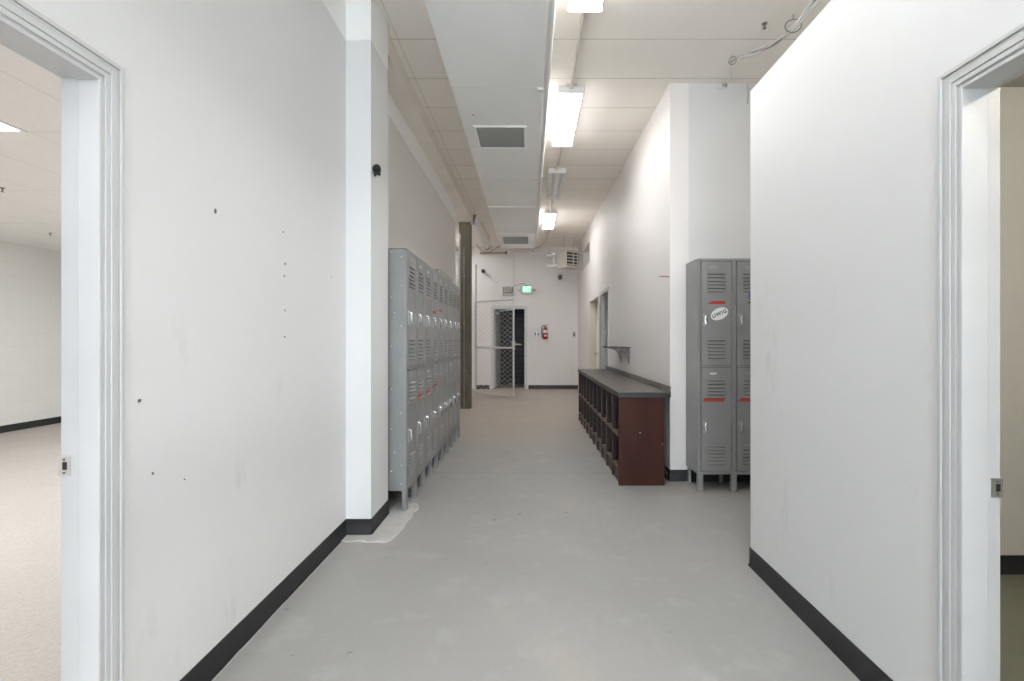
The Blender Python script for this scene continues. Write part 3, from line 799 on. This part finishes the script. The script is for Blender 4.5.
def chain(W, H, p=.076, r=.0050):
    b = MB().m('mesh_wire'); n = int(W / p); q = W / n; rows = int(H / (q * .62)); dv = H / rows
    for k in range(n):
        pts = []
        for i in range(rows + 1):
            u = (k + ((i + k) % 2)) * q
            pts.append((u, .002 if (i + k) % 2 else -.002, i * dv))
        b.tube(pts, r, 4, cap=False)
    return b
fe = thing('chain_link_fence', 'tall chain-link fence running from the end of the lockers past the brown post', 'fence', (-1.365, 7.98, 0), PI / 2)
FL = 2.94
build('wire_mesh', chain(FL, 3.0), fe, local=True)
for u, v, h in ((.0, 0, 3.2), (.50, -.10, 3.15), (FL, 0, 2.5), (FL + .18, -.10, 3.02)):
    b = MB().m('galvanised').tube([(u, v, 0), (u, v, h)], .017, 12).lathe((u, v, h - .02), (0, 0, 1), [(.024, 0), (.026, .05), (.022, .075), (.01, .09)], 12)
    build('post', b, fe, local=True)
for z in (3.0, 1.6, .05):
    build('rail', MB().m('galvanised').tube([(0, 0, z), (FL, 0, z)], .018, 10), fe, local=True)
# gate: hinged on the last post, swung out into the passage
gx, gy = -1.30, 10.98
ex, ey = -.315, 10.22
GW = math.hypot(ex - gx, ey - gy) - .04; ga = math.atan2(ey - gy, ex - gx)
ga_root = thing('chain_link_gate', 'open chain-link gate swung into the passage in front of the far doorway', 'gate', (gx, gy, 0), ga)
g0, g1, gz0, gz1 = .055, GW, .075, 2.19
b = MB().m('galvanised')
for u in (g0, g1): b.tube([(u, 0, gz0), (u, 0, gz1)], .021, 12)
for z in (gz0, 1.13, gz1): b.tube([(g0, 0, z), (g1, 0, z)], .021, 12)
build('frame', b, ga_root, local=True)
cm = chain(g1 - g0 - .02, gz1 - gz0 - .02)
bmesh.ops.translate(cm.bm, verts=cm.bm.verts, vec=(g0 + .01, 0, gz0 + .01))
build('wire_mesh', cm, ga_root, local=True)
for z in (.35, 1.95):
    build('hinge', MB().m('galvanised').box(.012, g0 + .022, -.012, .012, z, z + .05), ga_root, local=True)
b = MB().m('galvanised').tube([(g1 - .01, -.01, 1.20), (g1 + .10, -.02, 1.21), (g1 + .22, -.02, 1.20)], .014, 8).box(g1 - .03, g1 + .03, -.03, .03, 1.16, 1.27).tube([(g1 + .02, -.03, 1.17), (g1 + .07, -.03, 1.10)], .010, 8)
build('latch', b, ga_root, local=True)

# ------------------------------------------------------------------ end wall: door, signs, extinguisher ...
d3 = struct('door_3', MB().m('trim_white').box(-.985, -.945, 12.47, 12.66, 0, 2.18).box(-.135, -.095, 12.47, 12.66, 0, 2.18).box(-.945, -.135, 12.47, 12.66, 2.13, 2.18)
            .box(-1.02, -.985, 12.48, 12.5, 0, 2.215).box(-.095, -.06, 12.48, 12.5, 0, 2.215).box(-.985, -.095, 12.48, 12.5, 2.18, 2.215))
ML = Matrix.Translation((-.94, 12.66, 0)) @ Matrix.Rotation(math.radians(84), 4, 'Z')
lf = build('door_leaf', MB().m('trim_white').box(0, .80, -.02, .02, .012, 2.12, ML), d3, bevel=.003)
b = MB().m('steel_dull').lathe(ML @ Vector((.72, -.02, .98)), ML.to_3x3() @ Vector((0, -1, 0)), [(.03, 0), (.028, .01), (.011, .015), (.011, .05)], 14).tube([ML @ Vector((.72, -.065, .98)), ML @ Vector((.60, -.07, .98))], .010, 8)
build('lever_handle', b, d3, label='dull metal lever handle')
b = MB().m('plate_white').box(.14, .42, -.075, -.02, 2.0, 2.07, ML).tube([ML @ Vector((.2, -.05, 2.085)), Vector((-.62, 12.68, 2.11)), Vector((-.40, 12.66, 2.12))], .014, 8)
build('door_closer', b, d3)
sh2 = thing('roller_shutter', 'dark slatted roller shutter seen through the far doorway', 'shutter', (-.5, 13.6, 0))
b = MB().m('shutter_dark')
nsl = 17
for k in range(nsl):
    z = .03 + k * .127
    b.box(-1.35, .30, 13.60, 13.63, z, z + .112)
    b.m('shutter_edge').prism([(-1.35, 13.60, z + .112), (-1.35, 13.585, z + .118), (-1.35, 13.60, z + .127), (-1.35, 13.63, z + .127), (-1.35, 13.63, z + .112)], (1.65, 0, 0)); b.m('shutter_dark')
build('curtain', b, sh2)
build('bottom_bar', MB().m('shutter_edge').box(-1.35, .30, 13.59, 13.64, 0, .03), sh2)

def at_back(px, y=12.5): return (px - 529.5) * y / 470
def z_back(py, y=12.5): return CAM_H + (340.5 - py) * y / 470
# unlit sign
x0, x1, z0, z1 = at_back(502.6), at_back(513.8), z_back(295.2), z_back(286.8)
es = thing('exit_sign', 'unlit EXIT sign with a brown face over the far doorway', 'exit sign', ((x0 + x1) / 2, 12.45, z0))
build('housing', MB().m('sign_housing').box(x0, x1, 12.44, 12.5, z0, z1).box(x0 - .015, x1 + .015, 12.43, 12.5, z0 - .012, z0 + .03), es, bevel=.004)
build('face', MB().m('sign_face_dark').box(x0 + .02, x1 - .015, 12.436, 12.44, z0 + .045, z1 - .012), es)
tm = text_mesh('EXIT', .17, 'sign_letter_pale', .002, .004)
tm.transform(Matrix.Translation(((x0 + x1) / 2, 12.433, (z0 + z1) / 2 + .018)) @ Matrix.Scale(.62, 4, (1, 0, 0)) @ Matrix.Rotation(PI / 2, 4, 'X'))
build_l = link('lettering', tm, es, -Vector(((x0 + x1) / 2, 12.45, z0))); build_l['label'] = 'pale EXIT letters'
# lit combination sign
x0, x1, z0, z1 = at_back(520.8), at_back(532.2), z_back(294.4), z_back(286.2)
eg = thing('exit_sign', 'lit green EXIT sign with two small lamp heads on the end wall', 'exit sign', ((x0 + x1) / 2, 12.45, z0))
b = MB().m('sign_housing').prism([(x0, 12.42, z0 + .03), (x0 + .03, 12.42, z0), (x1 - .03, 12.42, z0), (x1, 12.42, z0 + .03), (x1, 12.42, z1 - .02), (x1 - .02, 12.42, z1), (x0 + .02, 12.42, z1), (x0, 12.42, z1 - .02)], (0, .08, 0))
build('housing', b, eg)
build('face', MB().m('sign_green').box(x0 + .045, x1 - .03, 12.414, 12.42, z0 + .045, z1 - .015), eg)
tm = text_mesh('EXIT', .165, 'sign_letter_lit', .002, .004)
tm.transform(Matrix.Translation(((x0 + x1) / 2 + .008, 12.411, (z0 + z1) / 2 + .014)) @ Matrix.Scale(.60, 4, (1, 0, 0)) @ Matrix.Rotation(PI / 2, 4, 'X'))
l2 = link('lettering', tm, eg, -Vector(((x0 + x1) / 2, 12.45, z0))); l2['label'] = 'glowing EXIT letters'
for s in (-1, 1):
    xx = x0 - .01 if s < 0 else x1 + .01
    build('lamp_head', MB().m('sign_housing').lathe((xx, 12.44, (z0 + z1) / 2), (s * .8, -.6, -.1), [(.012, -.02), (.018, 0), (.03, .02), (.034, .05), (.030, .055)], 14), eg)
# conduits on the end wall
b = MB().m('pipe_cream').tube([(at_back(513.4, 12.48), 12.485, z_back(287)), (at_back(513.4, 12.48), 12.485, 3.60)], .010, 8)
solo('sign_conduit', b, 'thin vertical conduit dropping to the unlit EXIT sign', 'conduit')
b = MB().m('cable_grey').tube(smooth([(at_back(514), 12.49, z_back(286)), (at_back(518), 12.49, z_back(285)), (at_back(523), 12.49, z_back(283.5)), (at_back(526), 12.49, z_back(284.8)), (at_back(527), 12.47, z_back(286.2))]), .006, 6)
solo('sign_wire', b, 'thin wire arching between the two EXIT signs', 'wire')
pz = 3.60
b = MB().m('pipe_white').tube([(-.60, 12.38, pz), (.52, 12.38, pz)], .035, 12)
b.m('pipe_yellow').tube([(-1.30, 12.38, pz - .01), (-.60, 12.38, pz)], .028, 12)
b.m('steel_dark').tube([(-.645, 12.38, pz), (-.585, 12.38, pz)], .043, 12)
for x in (-1.0, .1): b.tube([(x, 12.38, pz), (x, 12.38, zc(12.38) + .002)], .006, 6)
solo('gas_pipe', b, 'white and yellowed pipe hung across the top of the end wall', 'pipe')
b = MB().m('pipe_white').tube([(-1.055, 9.14, 3.575), (-1.055, 11.6, 3.60)], .055, 14).m('black_plastic').tube([(-1.055, 11.6, 3.60), (-1.055, 11.72, 3.60)], .062, 14)
b.m('steel_dark').tube([(-1.055, 10.0, 3.62), (-1.055, 10.0, zc(10))], .006, 6)
solo('drain_pipe', b, 'thick pale pipe with a black end under the ceiling past the brown post', 'pipe')
b = MB().m('pipe_cream').tube([(-.955, 9.3, 3.66), (-.955, 11.3, 3.69)], .016, 8)
for y in (9.6, 11.0): b.box(-.975, -.935, y, y + .02, 3.66, zc(y) + .002)
solo('ceiling_conduit', b, 'slim pale conduit on the ceiling beside the thick pale pipe', 'conduit')
b = MB().m('steel_dark').tube(smooth([(-1.30, 11.6, 3.66), (-1.20, 11.8, 3.55), (-1.02, 12.0, 3.55), (-.80, 12.0, 3.68), (-.6, 11.6, 3.72), (-.5, 11.3, 3.66), (-.42, 10.56, 3.62)]), .009, 6)
solo('flexible_cable', b, 'dark flexible cable looping between the pipes and the duct end', 'cable')
b = MB().m('steel_dark').tube(smooth([(.385, 10.52, zc(10.5) - .03), (.40, 11.2, 3.70), (.25, 11.9, 3.66), (.0, 12.2, 3.67), (-.6, 12.25, 3.69)]), .008, 6)
solo('flexible_cable', b, 'dark flexible cable from the ceiling junction box across to the end wall', 'cable')

# extinguisher
xe, ye = at_back(545.2), 12.42
ext = thing('fire_extinguisher', 'red fire extinguisher with a pale label hung on the end wall', 'fire extinguisher', (xe, ye, z_back(339.2)))
zb = z_back(339.2)
build('cylinder', MB().m('extinguisher_red').lathe((xe, ye, zb), (0, 0, 1), [(.060, 0), (.066, .01), (.066, .25), (.055, .285), (.025, .30), (.022, .315)], 20), ext)
b = MB().m('label_pale')
N = 12; ring0 = []
for h in (.165, .245):
    ring0.append([b.bm.verts.new((xe + .0675 * math.sin(t), ye - .0675 * math.cos(t), zb + h)) for t in [(-1.15 + 2.3 * i / N) for i in range(N + 1)]])
for i in range(N): b.face([ring0[0][i], ring0[0][i + 1], ring0[1][i + 1], ring0[1][i]])
ring1 = []
for h in (.075, .115):
    ring1.append([b.bm.verts.new((xe + .0675 * math.sin(t), ye - .0675 * math.cos(t), zb + h)) for t in [(-.6 + 1.2 * i / N) for i in range(N + 1)]])
for i in range(N): b.face([ring1[0][i], ring1[0][i + 1], ring1[1][i + 1], ring1[1][i]])
build('label', b, ext)
b = MB().m('black_plastic').box(xe - .02, xe + .02, ye - .02, ye + .02, zb + .31, zb + .345).prism([(xe - .01, ye - .012, zb + .345), (xe + .075, ye - .012, zb + .375), (xe + .075, ye - .012, zb + .39), (xe - .02, ye - .012, zb + .36)], (0, .024, 0)).prism([(xe, ye - .012, zb + .315), (xe + .065, ye - .012, zb + .30), (xe + .065, ye - .012, zb + .313), (xe, ye - .012, zb + .33)], (0, .024, 0))
build('valve_lever', b, ext)
b = MB().m('black_plastic').tube(smooth([(xe - .01, ye, zb + .33), (xe - .05, ye, zb + .36), (xe - .085, ye, zb + .32), (xe - .095, ye, zb + .22), (xe - .085, ye, zb + .12), (xe - .08, ye, zb + .03)]), .010, 8)
build('hose', b, ext)
build('wall_bracket', MB().m('steel_dark').box(xe - .03, xe + .03, ye + .06, 12.5, zb + .1, zb + .28), ext)

def plate(name, px0, px1, py0, py1, lab, cat, n):
    xa, xb_, za, zb_ = at_back(px0), at_back(px1), z_back(py1), z_back(py0)
    r = thing(name, lab, cat, ((xa + xb_) / 2, 12.49, za))
    build('plate', MB().m('steel_dull').box(xa, xb_, 12.488, 12.5, za, zb_), r, bevel=.003)
    for k in range(n):
        c = xa + (k + .5) * (xb_ - xa) / n
        build('toggle', MB().m('black_plastic').box(c - .018, c + .018, 12.478, 12.488, (za + zb_) / 2 - .035, (za + zb_) / 2 + .035), r, bevel=.003)
plate('light_switch', 534.3, 539.4, 331.5, 336.6, 'double metal switch plate beside the fire extinguisher', 'switch', 2)
plate('light_switch', 572.4, 575.6, 331.5, 337.6, 'single metal switch plate near the corner of the end wall', 'switch', 1)

# caged wall lamp
xl, zl = at_back(559.8), z_back(277)
wlamp = thing('caged_wall_lamp', 'round dark caged lamp on the end wall under the unit heater', 'lamp', (xl, 12.45, zl - .1))
build('base', MB().m('galvanised').lathe((xl, 12.5, zl + .04), (0, -1, 0), [(.075, 0), (.075, .02), (.055, .04), (.05, .07)], 18), wlamp)
build('globe', MB().m('dark_glass').lathe((xl, 12.44, zl + .03), (0, -.3, -1), [(.05, 0), (.062, .03), (.06, .08), (.04, .11), (.01, .12)], 18), wlamp)
b = MB().m('galvanised')
for t in range(4):
    a = t * PI / 4
    b.tube([(xl + .07 * math.cos(a), 12.43 - .0 + .04 * math.sin(a), zl + .06), (xl + .074 * math.cos(a), 12.425 + .05 * math.sin(a), zl - .02), (xl + .045 * math.cos(a), 12.415 + .03 * math.sin(a), zl - .085), (xl, 12.41, zl - .10)], .005, 6)
    b.tube([(xl - .07 * math.cos(a), 12.43 - .04 * math.sin(a), zl + .06), (xl - .074 * math.cos(a), 12.425 - .05 * math.sin(a), zl - .02), (xl - .045 * math.cos(a), 12.415 - .03 * math.sin(a), zl - .085), (xl, 12.41, zl - .10)], .005, 6)
b.ring((xl, 12.43, zl + .055), (0, 0, 1), .07, .006)
build('cage', b, wlamp)

# unit heater hung near the corner
hx, hy, hz = 1.015, 11.0, 3.01
uh = thing('unit_heater', 'beige louvred unit heater hung from the ceiling near the end wall', 'heater', (hx, hy, hz), math.radians(30))
hw, hd, hh = .19, .36, .395
b = MB().m('heater_beige')
b.box(-hw, hw, 0, hd, 0, hh)
cab_h = build('casing', b, uh, local=True, bevel=.006)
b = MB().m('heater_slot').box(-hw + .02, hw - .02, -.004, 0, .03, hh - .03)
b.m('heater_beige')
for k in range(5):
    z = .045 + k * .073
    b.prism([(-hw + .022, -.006, z), (-hw + .022, -.026, z + .016), (-hw + .022, -.023, z + .022), (-hw + .022, -.002, z + .008)], (2 * hw - .044, 0, 0))
for x in (-.004, hw * .62): b.box(x, x + .010, -.035, -.003, .03, hh - .03)
build('louvre_panel', b, uh, local=True)
for x in (-.14, .14):
    build('hanger_rod', MB().m('galvanised').tube([(x, .15, hh - .002), (x, .15, zc(11.1) - hz + .003)], .008, 8), uh, local=True)
build('bottom_pan', MB().m('heater_beige').box(-hw - .008, hw + .008, -.01, hd + .005, -.012, .006), uh, local=True)
gz = thing('gas_feed_pipe', 'white pipe fittings feeding the unit heater from its side', 'pipe', (.62, 11.3, 3.06))
build('run', MB().m('pipe_white').tube([(.50, 12.34, 3.52), (.47, 11.6, 3.38), (.44, 11.3, 3.34), (.62, 11.2, 3.34)], .035, 10).tube([(.42, 11.3, 3.09), (.82, 11.2, 3.09)], .032, 10), gz)
build('drop', MB().m('galvanised').tube([(.60, 11.25, 3.33), (.60, 11.25, 3.09)], .026, 10).lathe((.60, 11.25, 3.19), (0, 0, 1), [(.03, 0), (.045, .02), (.045, .06), (.03, .08)], 12), gz)
build('valve', MB().m('steel_dark').box(.46, .56, 11.2, 11.32, 3.36, 3.43), gz, bevel=.006)

# ------------------------------------------------------------------ passage wall doors
d4 = struct('door_4', MB().m('jamb_grey').box(1.284, 1.46, 8.56, 8.58, 0, 2.126).box(1.284, 1.46, 7.63, 7.65, 0, 2.126).box(1.284, 1.46, 7.65, 8.56, 2.105, 2.126)
            .box(1.34, 1.38, 8.545, 8.56, 0, 2.105).box(1.34, 1.38, 7.65, 7.665, 0, 2.105)
            .box(1.276, 1.292, 8.56, 8.60, 0, 2.165).box(1.276, 1.292, 7.61, 7.65, 0, 2.165).box(1.276, 1.292, 7.65, 8.56, 2.125, 2.165))
build('door_leaf', MB().m('jamb_grey').box(1.465, 2.33, 8.525, 8.565, .01, 2.10), d4)
for z in (.28, 1.16, 1.84):
    build('hinge', MB().m('steel_dull').box(1.40, 1.455, 8.553, 8.56, z, z + .10).tube([(1.458, 8.55, z - .003), (1.458, 8.55, z + .103)], .009, 8), d4, label='steel hinge')
d5 = struct('door_5', MB().m('door_cream').box(1.284, 1.46, 10.05, 10.07, 0, 2.13).box(1.284, 1.46, 8.79, 8.81, 0, 2.13).box(1.284, 1.46, 8.81, 10.05, 2.11, 2.13))
lf5 = build('door_leaf', MB().m('paint_warm_white').box(1.435, 1.475, 8.81, 10.05, .01, 2.11), d5)
build('knob', MB().m('steel_dull').lathe((1.435, 9.86, 1.02), (-1, 0, 0), [(.03, 0), (.028, .008), (.012, .012), (.012, .035), (.028, .045), (.030, .06), (.015, .07)], 14), d5, label='dull metal knob')
w1 = struct('window_1', MB().m('drab_wall').box(1.455, 1.47, 10.1, 11.3, 2.98, 3.42))

# ------------------------------------------------------------------ world, camera, render look
w = bpy.data.worlds.new('hall_world'); S.world = w; w.use_nodes = True
w.node_tree.nodes['Background'].inputs['Color'].default_value = (0.7, 0.8, 1.0, 1)
w.node_tree.nodes['Background'].inputs['Strength'].default_value = 0.3

cam = bpy.data.cameras.new('camera'); co = bpy.data.objects.new('camera', cam); COL.objects.link(co)
co.location = (0, 0, CAM_H); co.rotation_euler = (PI / 2, 0, 0)
cam.sensor_width = 36.0; cam.lens = 470 / 1024 * 36
cam.shift_x = (512 - 529.5) / 1024; cam.shift_y = 0.0
cam.clip_start = .05
S.camera = co
vs = S.view_settings
vs.view_transform = 'Standard'; vs.look = 'None'; vs.gamma = 1.0; vs.use_curve_mapping = False
S.display_settings.display_device = 'sRGB'
vs.exposure = 1.14
try:
    S.cycles.use_denoising = True
    S.cycles.diffuse_bounces = 8; S.cycles.max_bounces = 12
except Exception: pass
